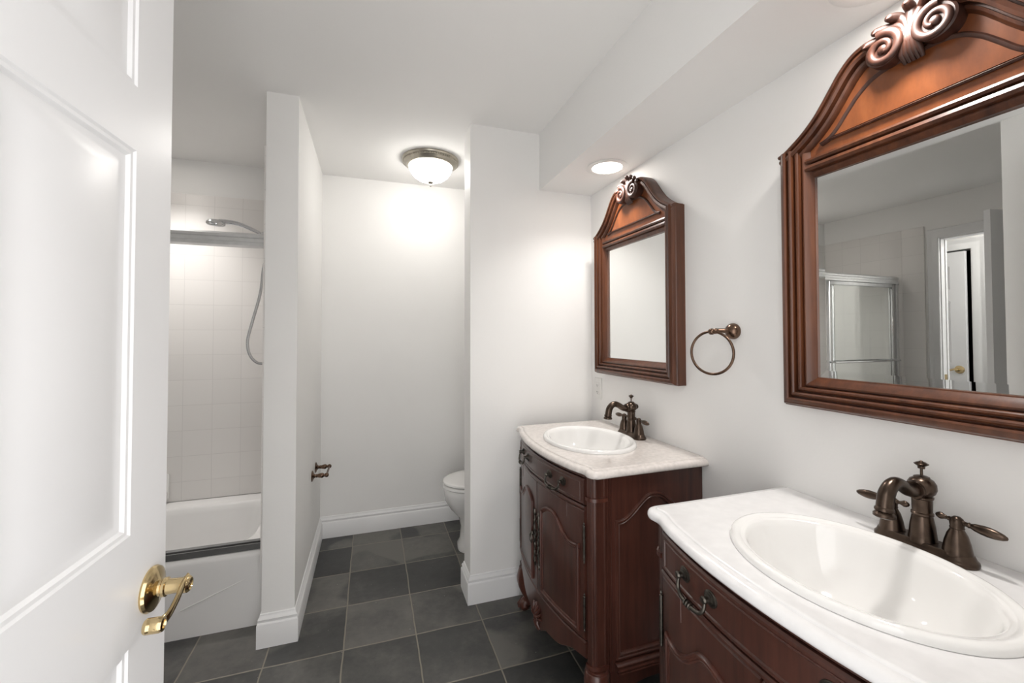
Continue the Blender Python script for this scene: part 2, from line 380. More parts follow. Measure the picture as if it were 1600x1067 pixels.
for ins, z, r in [(0, .344, .12), (.008, .341, .12), (.016, .330, .12), (.024, .305, .12), (.045, .20, .13), (.065, .10, .13), (.085, .065, .12), (.12, .055, .10), (.2, .05, .08)]:
    rows.append(rrect(b['x0']+ins*1.3, b['x1']-ins, b['y0']+ins, b['y1']-ins, r, z))
tub.grid(rows, True, True, True)
tub.tube([(-.80, 2.2725, .125), (-.545, 2.2725, .222)], .0022, 8)
bt = tag(tub.build('bathtub', M_tub, ang=50), 'white alcove bathtub with a smooth apron behind the partition', 'bathtub')
MB().lathe([(.001, 0), (.025, 0), (.027, .002), (.022, .004), (.001, .005)], (-.72, 2.68, .0505), (0, 0, 1), 24).build('drain', M_chrome, bt)

# ------------------------------------------------------------------ shower door
sd = empty('shower_door', (0, 2.315, .345), label='sliding glass shower door with aluminium header over the bathtub', cat='shower door')
def sdo(mb, name, mat, par=sd, **k): return mb.build(name, mat, par, **k)
x0, x1 = XL+.013, XQ-.014
sdo(MB().sweep([(x0, 0), (x1, 0)], [(-.030, 1.430), (.030, 1.430), (.030, 1.485), (.022, 1.492), (-.020, 1.492), (-.030, 1.482), (-.030, 1.470), (-.025, 1.466), (-.025, 1.450), (-.030, 1.446)], lambda p, h: (p.x, p.y, h)), 'header_rail', M_alum)
sdo(MB().sweep([(x0, 0), (x1, 0)], [(-.028, .0), (.028, .0), (.028, .026), (.012, .022), (.012, .012), (-.020, .012), (-.020, .027), (-.028, .027)], lambda p, h: (p.x, p.y, h)), 'bottom_track', M_track)
for a_, b_ in ((x0, x0+.030), (x1-.018, x1)): sdo(MB().box(a_, b_, -.024, .024, .028, 1.429, .003), 'wall_jamb', M_alum)
def panel(xa, xb, y, bar):
    p = empty('sliding_panel', (0, 0, 0)); p.parent = sd
    for u, v in ((xa, xa+.028), (xb-.028, xb)): MB().box(u, v, y-.009, y+.009, .030, 1.428, .003).build('panel_stile', M_chrome, p)
    for u, v in ((.030, .055), (1.400, 1.4285)): MB().box(xa+.028, xb-.028, y-.008, y+.008, u, v, .002).build('panel_rail', M_alum, p)
    MB().box(xa+.027, xb-.027, y-.0025, y+.0025, .054, 1.401).build('glass_pane', M_glass, p, smooth=False)
    s_ = -1 if bar else 1
    t = MB().tube([(xa+.012, y+s_*.045, .79), (xb-.012, y+s_*.045, .79)], .008, 12)
    for u in (xa+.016, xb-.016): t.tube([(u, y+s_*.009, .79), (u, y+s_*.048, .79)], .007, 12)
    t.build('towel_bar', M_chrome, p)
panel(-1.915, -1.10, -.012, True); panel(-1.925, -1.175, .012, False)

# ------------------------------------------------------------------ hand shower and soap dish
hs = empty('hand_shower', (XQ-.013, 2.68, 1.96), label='chrome hand shower on a wall bracket over the tub with looping hose', cat='shower head')
MB().lathe([(.001, 0), (.028, 0), (.028, .004), (.018, .009), (.001, .010)], (0, 0, .0), (-1, 0, 0), 28).build('wall_flange', M_chrome, hs)
MB().tube(catmull([(-.006, 0, 0), (-.05, 0, .0), (-.085, 0, -.02), (-.105, 0, -.045)], 6), .0095, 14).lathe([(.001, -.02), (.017, -.02), (.019, -.01), (.019, .015), (.014, .02), (.001, .021)], (-.112, 0, -.052), (-.6, 0, .8), 20).build('bracket', M_chrome, hs)
hp = catmull([(-.075, 0, -.095), (-.112, 0, -.053), (-.17, 0, -.022), (-.235, 0, .004), (-.29, 0, .012), (-.33, 0, .010)], 8); n = len(hp)
MB().tube(hp, [.0095+.006*(i/(n-1))**2 for i in range(n)], 16).build('handle', M_chrome, hs)
MB().lathe([(.001, -.020), (.036, -.020), (.042, -.016), (.046, -.008), (.044, .002), (.034, .012), (.018, .018), (.001, .019)], (-.345, 0, .006), (.10, -.25, 1), 28, 1.0, 1.0).build('spray_head', M_chrome, hs)
hz = catmull([(-.075, 0, -.095), (-.095, 0, -.15), (-.115, 0, -.24), (-.13, 0, -.38), (-.165, .0, -.53), (-.188, .0, -.64), (-.175, 0, -.72), (-.13, .0, -.765), (-.08, .01, -.74), (-.045, .03, -.60), (-.032, .045, -.4), (-.026, .04, -.2), (-.022, .02, -.05), (-.022, .008, .0)], 8)
MB().tube(hz, .0075, 10).build('hose', M_hose, hs)
tag(MB().box(-1.30, -1.145, YB-.0295, YB-.0115, .365, .52, .008).grid([[(x, YB-.0295, .40), (x, YB-.085, .405), (x, YB-.090, .415), (x, YB-.082, .428), (x, YB-.075, .416), (x, YB-.0295, .412)] for x in (-1.295, -1.15)], True, True, True).build('soap_dish', M_porc), 'white ceramic soap dish on the tiled wall just above the tub', 'soap dish')

# ------------------------------------------------------------------ toilet
tl = empty('toilet', (W, 2.675, 0), label='white toilet half hidden behind the stub wall', cat='toilet')
def oval(cx, hx, hy, z, e=2.3, n=40, egg=.0):
    out = []
    for k in range(n):
        a = 2*pi*k/n; c, s_ = cos(a), sin(a)
        x = math.copysign(abs(c)**(2/e), c); y = math.copysign(abs(s_)**(2/e), s_)
        out.append((cx+hx*x, hy*y*(1+egg*x), z))
    return out
bw = MB(); rows = [oval(-.42, .23, .105, 0, 3), oval(-.42, .23, .105, .03, 3), oval(-.42, .215, .095, .06, 2.6), oval(-.425, .205, .09, .14, 2.4), oval(-.43, .215, .10, .20, 2.2), oval(-.45, .25, .135, .26, 2.1), oval(-.465, .265, .165, .31, 2.1), oval(-.47, .268, .178, .355, 2.1), oval(-.47, .268, .18, .385, 2.1), oval(-.47, .258, .172, .392, 2.1)]
for f, z in ((.80, .390), (.74, .35), (.6, .25), (.35, .19), (.15, .18)): rows.append(oval(-.475, .258*f, .172*f, z, 2.1))
bw.grid(rows, True, True, True); bw.build('bowl', M_porc, tl, ang=60)
def slab(z0, z1, hx, hy, cx, name, hole=0):
    r_ = [oval(cx, hx-.006, hy-.006, z0, 2.1), oval(cx, hx, hy, z0+.005, 2.1), oval(cx, hx, hy, z1-.007, 2.1), oval(cx, hx-.004, hy-.004, z1-.002, 2.1), oval(cx, hx-.014, hy-.014, z1, 2.1)]
    m_ = MB()
    if hole:
        r_ += [oval(cx, hx-hole, hy-hole, z1, 2.1), oval(cx, hx-hole-.004, hy-hole-.004, z1-.006, 2.1), oval(cx, hx-hole-.004, hy-hole-.004, z0, 2.1), r_[0]]
        m_.grid(r_, True)
    else:
        r_ += [oval(cx, hx*.7, hy*.7, z1+.004, 2.1), oval(cx, hx*.3, hy*.3, z1+.005, 2.1)]; m_.grid(r_, True, True, True)
    m_.build(name, M_porc, tl, ang=50)
slab(.394, .416, .272, .186, -.475, 'seat', .06); slab(.4185, .438, .270, .184, -.475, 'lid')
MB().box(-.225, -.02, -.24, .24, .36, .73, .02).build('tank', M_porc, tl)
MB().box(-.24, -.012, -.25, .25, .7305, .765, .01).build('tank_lid', M_porc, tl)
MB().box(-.27, -.15, -.11, .11, .20, .40, .02).build('bowl_neck', M_porc, tl)
MB().lathe([(.001, 0), (.013, 0), (.013, .008), (.001, .01)], (-.226, .18, .66), (-1, 0, 0), 18).tube([(-.238, .18, .66), (-.242, .13, .652), (-.24, .10, .65)], .006, 10).build('flush_lever', M_chrome, tl)

# toilet roll holder
th_ = empty('toilet_roll_holder', (XP, 2.745, .548), label='empty bronze toilet roll holder on the partition wall', cat='toilet roll holder')
for y in (-.085, .085):
    MB().lathe([(.001, 0), (.030, 0), (.031, .003), (.026, .006), (.014, .011), (.009, .017), (.0085, .022), (.011, .025), (.009, .029), (.012, .040), (.0145, .052), (.0125, .060), (.008, .064), (.0075, .068)], (0.0005, y, 0), (1, 0, 0), 24).ball((.078, y, 0), .0125, 16).build('post', M_bronze2, th_)
MB().tube([(.078, -.074, 0), (.078, .074, 0)], .0055, 12).build('roller', M_bronze2, th_)

# ------------------------------------------------------------------ ceiling fixtures
dl = empty('ceiling_light', (.347, 2.635, H), label='flush ceiling light with frosted bowl and beaded nickel rim near the toilet', cat='ceiling light')
MB().lathe([(.001, -.0005), (.172, -.0005), (.174, -.006), (.171, -.014), (.165, -.018), (.165, -.024), (.158, -.030), (.154, -.038), (.146, -.043), (.138, -.046), (.134, -.046), (.134, -.020), (.001, -.018)], (0, 0, 0), (0, 0, 1), 64).build('rim', M_nickel, dl)
bd = MB()
for k in range(72):
    a = 2*pi*k/72; bd.ball((.1665*cos(a), .1665*sin(a), -.021), .0052, 8)
bd.build('beaded_band', M_nickel, dl)
MB().lathe([(.134, -.044), (.131, -.058), (.122, -.078), (.106, -.100), (.082, -.119), (.050, -.132), (.020, -.137), (.001, -.138)], (0, 0, 0), (0, 0, 1), 48).build('glass_bowl', M_dome, dl)
MB().lathe([(.001, -.134), (.016, -.136), (.018, -.141), (.013, -.146), (.006, -.150), (.006, -.156), (.007, -.160), (.005, -.166), (.001, -.168)], (0, 0, 0), (0, 0, 1), 24).build('finial', M_nickel, dl)
def can(x, y, z, label, mat=M_can, grp='recessed lights in the soffit', watts=CAN_W, cone=138):
    c = empty('recessed_light', (x, y, z), label=label, cat='recessed light', group=grp)
    MB().lathe([(.094, -.0005), (.096, -.003), (.090, -.006), (.078, -.007), (.070, -.005), (.068, -.0005)], (0, 0, 0), (0, 0, 1), 48).build('trim_ring', M_plast, c)
    MB().lathe([(.001, -.0035), (.069, -.0035), (.069, -.001), (.001, -.001)], (0, 0, 0), (0, 0, 1), 40).build('lens', mat, c)
    if watts:
        sp = bpy.data.lights.new('reflector_lamp', 'SPOT'); sp.energy = watts; sp.spot_size = radians(cone); sp.spot_blend = .95; sp.shadow_soft_size = .05; sp.color = (1, .965, .93)
        so = bpy.data.objects.new('reflector_lamp', sp); COL.objects.link(so); so.parent = c; so.location = (0, 0, -.012)
can(1.046, 1.722, 2.136, 'round recessed light in the soffit above the far vanity')
can(1.046, .60, 2.136, 'round recessed light in the soffit above the near vanity')
can(-1.12, 2.72, H, 'round recessed light in the ceiling over the bathtub', M_tubcan, None, TUB_W, 112)

M_hallfill = emit('hall_fill_lens', (255, 250, 245), HALL_FILL)  # unseen fill light, added to brighten the hall in the mirror
can(-2.38, 1.55, H, 'unseen round light added to brighten the hall beyond the left doorway', M_hallfill, None, 0)

# ------------------------------------------------------------------ vanities (built about the far one, then copied)
YV, YV2 = 1.640, .580
ZT = .896
def uf(t): return .514-.048*(min(abs(t), .36)/.33)**2               # depth of the bowed front from the wall
def fp(t, z, d=0):                                                   # a point on the front face, d proud of it
    return (-(uf(t)+d), t, z)
def cslab(t0, t1, lo, hi, d0, d1, nt_=16, ch=.003):                  # a bowed board with a chamfered face
    lo_ = lo if callable(lo) else (lambda t: lo); hi_ = hi if callable(hi) else (lambda t: hi)
    rows = []
    for i in range(nt_+1):
        t = t0+(t1-t0)*i/nt_; a = lo_(t); b = hi_(t); tt = t
        if i == 0: tt = t0
        rows.append([fp(t, a, d0), fp(t, a, d1-ch), fp(t, a+ch, d1), fp(t, b-ch, d1), fp(t, b, d1-ch), fp(t, b, d0)])
    m_ = MB(); m_.grid(rows, True, True, True); return m_
def strip(path, prof, fn=fp, closed=True):                           # moulding along a (t, z) path on the front
    m_ = MB(); m_.sweep(path, prof, lambda p, h: fn(p.x, p.y, h), closed); return m_

van = empty('vanity_cabinet', (W, YV, 0), label='far dark red carved wood vanity cabinet beside the stub wall', cat='vanity', group='bow front bathroom vanities')
# carcass: sides, bottom, face behind the doors
car = MB()
for s_ in (-1, 1):
    car.box(-.40, -.004, s_*.335, s_*.352, .22, .862)
car.box(-.40, -.004, -.335, .335, .24, .26)
rows = []
for i in range(13):
    t = -.335+.67*i/12; rows.append([fp(t, .235, -.03), fp(t, .235, -.004), fp(t, .862, -.004), fp(t, .862, -.03)])
car.grid(rows, True, True, True)
car.box(-.03, -.004, -.335, .335, .80, .862)
car.build('carcass', M_vanity, van)
# side frames and arched side panels
def arch(u, a, b, zlo, zhi):                                         # S curve arch between depth a and b
    c = (a+b)/2; q = abs(u-c)/((b-a)/2)
    return zhi-(zhi-zlo)*(0 if q < .12 else min(1, ((q-.12)/.80))**1.0*0+ (0.5-0.5*cos(pi*min(1, (q-.05)/.85))))
for s_ in (-1, 1):
    side = lambda p, h, s_=s_: (-p.x, s_*(.352+h), p.y)
    a, b = .058, .378
    fr = MB(); n = 28
    us = [a+(b-a)*i/n for i in range(n+1)]
    # frame board with the arched opening: built as strips
    fr.grid([[side(Vector((u, arch(u, a, b, .712, .792))), 0), side(Vector((u, arch(u, a, b, .712, .792))), .006), side(Vector((u, .862)), .006), side(Vector((u, .862)), 0)] for u in us], True, True, True)
    for u0, u1, z0, z1 in ((.004, a, .105, .862), (b, .40, .105, .862)):
        fr.grid([[side(Vector((u0, z)), 0), side(Vector((u0, z)), .006), side(Vector((u1, z)), .006), side(Vector((u1, z)), 0)] for z in (z0, z1)], True, True, True)
    sc_ = lambda u: .105+.045*sin(pi*min(1, max(0, (u-a)/(b-a))))**.7
    fr.grid([[side(Vector((u, sc_(u))), -.012), side(Vector((u, sc_(u))), .006), side(Vector((u, .235)), .006), side(Vector((u, .235)), -.012)] for u in us], True, True, True)
    fr.build('side_frame', M_vanity, van)
    loop = [(u, arch(u, a, b, .712, .792)) for u in us]+[(b, .238), (a, .238)]
    MB().sweep(loop, [(0, .004), (0, .010), (-.003, .014), (-.007, .014), (-.009, .010), (-.012, .010), (-.014, .012), (-.017, .011), (-.021, .004), (-.021, 0), (0, 0)], side, True).build('side_moulding', M_vanity, van)
    MB().sweep([(b+.004, .232), (a, .232)] , [(0, .004), (0, .010), (.003, .022), (.006, .025), (.010, .025), (.011, .020), (.0135, .020), (.0155, .028), (.019, .030), (.0205, .029), (.0215, .023), (.0235, .023), (.026, .031), (.030, .031), (.033, .004)], side).build('base_rail', M_vanity, van)
# fluted corner posts
for s_ in (-1, 1):
    P = [(.392, .340), (.392, .3585), (.396, .3635), (.4005, .3635), (.403, .358), (.4045, .358), (.407, .3635), (.411, .3635), (.4135, .358), (.415, .358), (.4175, .364), (.421, .364), (.4235, .3605), (.446, .3595), (.4475, .3625), (.451, .3625), (.4525, .3585), (.459, .356), (.462, .357), (.4665, .352), (.466, .347), (.470, .340), (.471, .331), (.466, .326), (.445, .326)]
    MB().prism(P, lambda p, z, s_=s_: (-p[0], s_*p[1], z), .205, .866).build('corner_post', M_vanity, van)
    for z, g in ((.789, .003), (.228, .004)):
        cl = MB(); cl.prism([(.408, .342), (.410, .3645+g), (.425, .366+g), (.447, .3645+g), (.461, .360+g), (.471+g*.6, .349+g), (.4735+g, .340), (.474+g, .331), (.45, .327)], lambda p, zz, s_=s_: (-p[0], s_*p[1], zz), z-.006, z+.006)
        cl.build('post_collar', M_vcarve, van)
# drawer with bail pulls
dr = cslab(-.322, .322, .762, .852, -.004, .010, 24, .004).build('drawer', M_vanity, van)
dens = lambda A, n: [(Vector(A[i])*(1-k/n)+Vector(A[(i+1) % len(A)])*(k/n))[:] for i in range(len(A)) for k in range(n)]
strip(dens([(.308, .773), (.308, .841), (-.308, .841), (-.308, .773)], 10), [(0, .008), (0, .0115), (.002, .0135), (.004, .0115), (.005, .008)]).build('drawer_bead', M_vanity, dr)
cslab(-.326, .326, .856, .868, -.004, .006, 24, .002).build('top_rail', M_vanity, van)
cslab(-.326, .326, .7455, .759, -.004, .012, 24, .004).build('mid_rail', M_vanity, van)
def pull(tc):
    q = MB(); z = .812
    for t in (tc-.045, tc+.045):
        c = fp(t, z, .0095); nx = Vector((-1, 2*.048*t/.33**2, 0)).normalized()
        q.lathe([(.001, 0), (.0165, 0), (.0165, .002), (.0135, .0035), (.0135, .005), (.010, .006), (.010, .0075), (.006, .009), (.006, .016), (.0075, .018), (.006, .022), (.001, .0225)], c, nx, 24, 1, 1.15)
    bp = [fp(tc-.045, z, .026), fp(tc-.046, z-.014, .029), fp(tc-.040, z-.027, .032), fp(tc-.024, z-.033, .034), fp(tc, z-.034, .035), fp(tc+.024, z-.033, .034), fp(tc+.040, z-.027, .032), fp(tc+.046, z-.014, .029), fp(tc+.045, z, .026)]
    bp = catmull(bp, 5); n = len(bp)
    q.tube(bp, [.0034+.0012*sin(pi*i/(n-1)) for i in range(n)], 10)
    for d in (-.008, 0, .008): q.ring([Vector(fp(tc+d, z-.034, .035))+Vector((0.0055*cos(2*pi*k/12), 0, .0055*sin(2*pi*k/12))) for k in range(12)], .0022, 6)
    q.build('bail_pull', M_pewter, dr)
pull(-.165); pull(.165)
# doors
ARCH = [(.045, .648), (.06, .660), (.085, .673), (.11, .680), (.14, .681), (.165, .673), (.19, .652), (.21, .634), (.235, .620), (.26, .615), (.285, .618), (.300, .624)]
for s_ in (-1, 1):
    ta, tb = .0025, .322
    dm = cslab(s_*ta, s_*tb, .303, .7435, -.004, .009, 18, .003)
    dm.grid([[fp(s_*t, .333, .008), fp(s_*t, .345, .0125), fp(s_*t, interp(t, ARCH)-.024, .0125), fp(s_*t, interp(t, ARCH)-.012, .008)] for t in [.066+.216*i/24 for i in range(25)]], True, True, True)
    dr_ = dm.build('door', M_vanity, van)
    top = [(q.x, q.y) for q in catmull([(a, b_) for a, b_ in ARCH], 4)]
    loop = top+[(.300, .624-.3*k/10) for k in range(1, 10)]+[(.300-.255*k/10, .322) for k in range(0, 10)]+[(.045, .322+.326*k/10) for k in range(0, 10)]
    loop = [(s_*t, z) for t, z in loop]; sg = s_
    prof = [(0, .008), (0, .014), (.003, .018), (.007, .018), (.009, .0135), (.012, .013), (.014, .015), (.017, .0135), (.019, .008)]
    strip(loop, [(-sg*d, h) for d, h in prof]).build('door_moulding', M_vcarve, dr_)
    strip([(s_*.232, .6900), (s_*.232, .7440)], [(0, .0085), (.001, .010), (.002, .0085)], closed=False).build('stile_joint', M_vanity, dr_)
    for z0, z1 in ((.345, .455), (.575, .695)):                      # barrel hinges with finials
        hg = MB(); c = fp(s_*.3265, z0, .013)
        l_ = z1-z0; hg.lathe([(.001, -.010), (.003, -.008), (.0035, -.004), (.002, -.001), (.0045, .001), (.0045, l_*.33), (.0038, l_*.335), (.0045, l_*.34), (.0045, l_*.66), (.0038, l_*.665), (.0045, l_*.67), (.0045, l_-.001), (.002, l_+.001), (.0035, l_+.004), (.003, l_+.008), (.001, l_+.010)], c, (0, 0, 1), 14)
        hg.build('hinge', M_pewter, dr_)
    es = MB()                                                        # pierced escutcheon of scrolls
    for k in range(7):
        z = .405+.033*k; wv = .010+.007*sin(pi*(k+.5)/7)
        sp = [(s_*(.021+wv*.55*(1-j/16)*cos(1.5*pi*j/16*1.6+k)), z+wv*(1-j/16)*sin(1.5*pi*j/16*1.6+k)) for j in range(17)]
        es.tube([fp(t, zz, .012) for t, zz in sp], [.0034-.0015*j/16 for j in range(17)], 8)
        es.ball(fp(s_*(.021+.010*(-1)**k), z+.014, .0115), .0055, 10, (.6, 1, 1.4))
        es.ball(fp(s_*(.021-.009*(-1)**k), z+.005, .0115), .0045, 10, (.6, 1, 1.5))
    es.tube([fp(s_*.021, .392+.232*k/20, .0105) for k in range(21)], [.003+.0025*abs(sin(k*1.1)) for k in range(21)], 8)
    es.build('escutcheon', M_pewter, dr_)
    if s_ == 1:
        dp = MB(); c = Vector(fp(.024, .525, .017))
        dp.ball(c+Vector((-.004, 0, 0)), .008, 12).ring([c+Vector((-.010, .017*sin(2*pi*k/24)*.75, -.019-.019*cos(2*pi*k/24)*-1)) for k in range(24)], .0026, 8)
        dp.build('drop_pull', M_pewter, dr_)
# scalloped apron with a carved shell
APR = [(0, .150), (.03, .152), (.055, .170), (.08, .184), (.11, .188), (.15, .192), (.19, .203), (.225, .222), (.26, .236), (.30, .240), (.335, .243)]
ap = cslab(-.326, .326, lambda t: interp(abs(t), APR), .299, -.012, .010, 40, .004); ap = ap.build('apron', M_vanity, van)
sh = MB()
for k in range(9):
    a = radians(-80+20*k); r1 = .052 if k % 2 == 0 else .046
    sh.tube([fp(.008*sin(a), .190, .011), fp(.030*sin(a), .196+.03*cos(a), .018), fp(r1*sin(a)*.95, .196+r1*cos(a)*1.15, .011)], [.006, .008, .0035], 8)
for k in range(5):
    a = radians(130+25*k); sh.tube([fp(.006*sin(a), .192, .011), fp(.020*sin(a), .186+.020*cos(a), .016), fp(.034*sin(a), .184+.040*cos(a), .010)], [.006, .007, .003], 8)
sh.ball(fp(0, .195, .013), .013, 14)
sh.build('carved_shell', M_vcarve, ap)
# cabriole front legs and plain back legs
for s_ in (-1, 1):
    k = .72; pts = [(0, .222), (-.002, .205), (.006, .180), (.016, .150), (.017, .118), (.008, .085), (-.003, .060), (-.001, .044), (.010, .034), (.016, .022), (.015, .010), (.012, .0)]
    rd = [.036, .042, .044, .040, .032, .0245, .0195, .0195, .026, .029, .026, .019]
    cp = catmull([(-(.438+o*k), s_*(.338+o*k), z) for o, z in pts], 4); rr = catmull([(q, 0, 0) for q in rd], 4)
    lg = MB().tube(cp, [q.x for q in rr], 18)
    for j in (-1, 0, 1): lg.tube([(-(.462+.004*j), s_*(.362-.004*j), .045), (-(.470+.008*j), s_*(.370-.008*j), .024), (-(.468+.008*j), s_*(.366-.008*j), .006)], [.006, .008, .006], 8)
    lg.build('leg', M_vcarve, van)
    MB().grid([[(-(.06-.03*g+o), s_*(.345-.03*h_+.0), z) for g, h_ in ((0, 0), (1, 0), (1, 1), (0, 1))] for z, o in ((.22, 0), (.1, .0), (.0, -.008))], True, True, True).build('leg', M_vanity, van)

# countertop with the sink opening
OUT = [(.001, .390), (.10, .390), (.20, .3905), (.30, .391), (.40, .392), (.440, .3935), (.460, .3925), (.475, .385), (.4845, .372), (.4875, .358), (.486, .345), (.4855, .333), (.489, .318), (.4965, .298), (.506, .265), (.514, .225), (.522, .18), (.529, .13), (.533, .08), (.5355, .03)]
half = [Vector((-u, t)) for u, t in OUT]
ol = half+[Vector((q.x, -q.y)) for q in half[::-1]]
ol = catmull([q for q in ol], 4)
ol = [q.to_2d() if hasattr(q, 'to_2d') else q for q in ol]
SU, SA, SB = .285, .185, .236                                        # sink centre from the wall, half depth, half width
def offs(i, d):
    q = ol[i]; a = ol[max(0, i-1)]; b_ = ol[min(len(ol)-1, i+1)]; t = (b_-a).normalized(); nn = Vector((t.y, -t.x))
    if nn.dot(q-Vector((-.27, 0))) < 0: nn = -nn
    r = q+nn*d; r.x = min(r.x, -.001); return r
ct = MB(); rows = []
PR = [(-.030, ZT), (-.024, ZT), (-.0225, ZT-.0015), (-.021, ZT-.0035), (-.017, ZT-.0035), (-.010, ZT-.0045), (-.004, ZT-.008), (-.0005, ZT-.014), (0, ZT-.020), (-.002, ZT-.0255), (-.007, ZT-.028), (-.03, ZT-.028)]
for d, z in PR: rows.append([(offs(i, d).x, offs(i, d).y, z) for i in range(len(ol))])
n = len(ol)
ang = [atan2(offs(i, -.03).y/SB, (offs(i, -.03).x+SU)/SA) for i in range(n)]
hole = [(-SU+SA*.965*cos(a), SB*.965*sin(a)) for a in ang]
allrows = [[(h[0], h[1], ZT-.028) for h in hole], [(h[0], h[1], ZT) for h in hole]]+rows+[[(h[0], h[1], ZT-.028) for h in hole]]
ct.grid(allrows, False)
# close the strip along the wall between first and last outline point
m_ = 24
ha, hb = ang[0], ang[-1]
hole2 = [(-SU+SA*.965*cos(ha+(hb-ha)*k/m_), SB*.965*sin(ha+(hb-ha)*k/m_)) for k in range(m_+1)]
A0, B0 = offs(0, -.03), offs(n-1, -.03)
edge = [(A0.x+(B0.x-A0.x)*k/m_, A0.y+(B0.y-A0.y)*k/m_) for k in range(m_+1)]
ct.grid([[(h[0], h[1], ZT-.028) for h in hole2], [(h[0], h[1], ZT) for h in hole2], [(h[0], h[1], ZT) for h in edge], [(h[0], h[1], ZT-.028) for h in edge], [(h[0], h[1], ZT-.028) for h in hole2]], False)
for i in (0, n-1):
    ct.add([r[i] for r in rows], [tuple(range(len(rows)))])
cto = tag(ct.build('countertop', M_marble, None, (W, YV, 0), ang=50), 'cream marble countertop with ogee edge on the far vanity', 'countertop', 'marble vanity tops')

# drop in sink
sk = MB(); rows = []
for f, z in [(.955, -.004), (.955, .0006), (1.0, .0006), (1.0, .005), (.992, .010), (.975, .0135), (.95, .0145), (.925, .0135), (.905, .0105), (.895, .0095), (.875, .0095), (.855, .006), (.835, -.004), (.81, -.020), (.77, -.045), (.70, -.075), (.60, -.100), (.46, -.120), (.30, -.131), (.14, -.136), (.125, -.137)]:
    off_ = -.012*max(0, -z)/.137
    rows.append([(-SU+off_+SA*f*cos(2*pi*k/72), SB*f*sin(2*pi*k/72), ZT+z) for k in range(72)])
for f, z in [(.125, -.150), (.30, -.143), (.5, -.130), (.64, -.110), (.74, -.085), (.81, -.055), (.855, -.030), (.955, -.004)]:
    off_ = -.012*max(0, -z)/.15
    rows.append([(-SU+off_+SA*f*cos(2*pi*k/72), SB*f*sin(2*pi*k/72), ZT+z) for k in range(72)])
sk.grid(rows, True)
sko = tag(sk.build('sink', M_porc, None, (W, YV, 0), ang=60), 'oval white drop-in sink in the far vanity top', 'sink', 'oval sinks')
MB().lathe([(.001, 0), (.020, 0), (.026, .001), (.027, .003), (.021, .0045), (.014, .003), (.001, .006)], (-SU-.012, 0, ZT-.1365), (0, 0, 1), 28).build('drain', M_bronze, sko)

# centre set faucet
FX = -.066
fa = empty('faucet', (W+FX, YV, ZT+.0005), label='bronze two handle faucet behind the far sink', cat='faucet', group='bronze faucets')
rows = []
for f, z in [(1.0, 0), (1.02, .004), (1.0, .008), (.93, .010), (.86, .013), (.78, .019), (.70, .021)]:
    rr = []
    for k in range(56):
        a = 2*pi*k/56; y = math.copysign(.058, sin(a))+.029*f*sin(a) if abs(sin(a)) > 1e-6 else .0
        x = .029*f*cos(a)*(1.0 if abs(y) > .058 else 1.0)
        rr.append((x, y, z))
    rows.append(rr)
MB().grid(rows, True, True, True).build('base_plate', M_bronze, fa)
MB().lathe([(.001, .012), (.0245, .012), (.0255, .018), (.0235, .022), (.0225, .030), (.0205, .050), (.0175, .068), (.0168, .071), (.0185, .073), (.0185, .077), (.0165, .079), (.0170, .095), (.0172, .106), (.019, .108), (.019, .111), (.0165, .113), (.0215, .119), (.0245, .128), (.0235, .138), (.019, .146), (.014, .149), (.013, .152), (.008, .154), (.001, .155)], (0, 0, 0), (0, 0, 1), 32).lathe([(.001, .018), (.010, .020), (.012, .026), (.009, .032), (.001, .034)], (0, 0, .128), (1, 0, .1), 16).build('body', M_bronze, fa)
spt = catmull([(-.012, 0, .128), (-.03, 0, .126), (-.048, 0, .130), (-.066, 0, .141), (-.084, 0, .147), (-.100, 0, .142), (-.112, 0, .128), (-.117, 0, .110), (-.119, 0, .098)], 6); n = len(spt)
MB().tube(spt, [.0145-.002*sin(pi*min(1, i/(n-1)*1.3)) for i in range(n)], 20).lathe([(.001, .002), (.0135, .002), (.0165, -.002), (.0165, -.006), (.014, -.008), (.0185, -.013), (.0185, -.018), (.015, -.020), (.001, -.0205)], (-.119, 0, .102), (.08, 0, 1), 24).lathe([(.001, -.004), (.018, -.004), (.0195, 0), (.018, .004), (.001, .004)], (-.024, 0, .127), (-1, 0, 0), 20).build('spout', M_bronze, fa)
MB().lathe([(.0025, .15), (.0025, .168), (.006, .169), (.0065, .174), (.011, .177), (.0125, .179), (.008, .182), (.003, .184), (.001, .186)], (0, 0, 0), (0, 0, 1), 20).build('lift_rod', M_bronze, fa)
for s_ in (-1, 1):
    hd = MB().lathe([(.001, .012), (.0235, .012), (.0245, .016), (.0225, .022), (.0215, .028), (.0195, .040), (.0155, .055), (.0115, .063), (.0105, .066), (.0115, .068), (.0105, .071), (.0115, .078), (.0095, .086), (.005, .090), (.001, .091)], (0, s_*.056, 0), (0, 0, 1), 28).build('handle', M_bronze, fa)
    y = s_*.056; d = (0, s_, -.06)
    MB().lathe([(.001, -.034), (.004, -.032), (.0065, -.028), (.0070, -.024), (.0045, -.019), (.0035, -.015), (.005, -.012), (.005, .010), (.0042, .015), (.0058, .018), (.0046, .021), (.007, .026), (.0092, .036), (.0098, .046), (.0088, .056), (.006, .066), (.003, .071), (.001, .072)], (0, y, .081), d, 18, 1, .85).build('lever', M_bronze, hd)

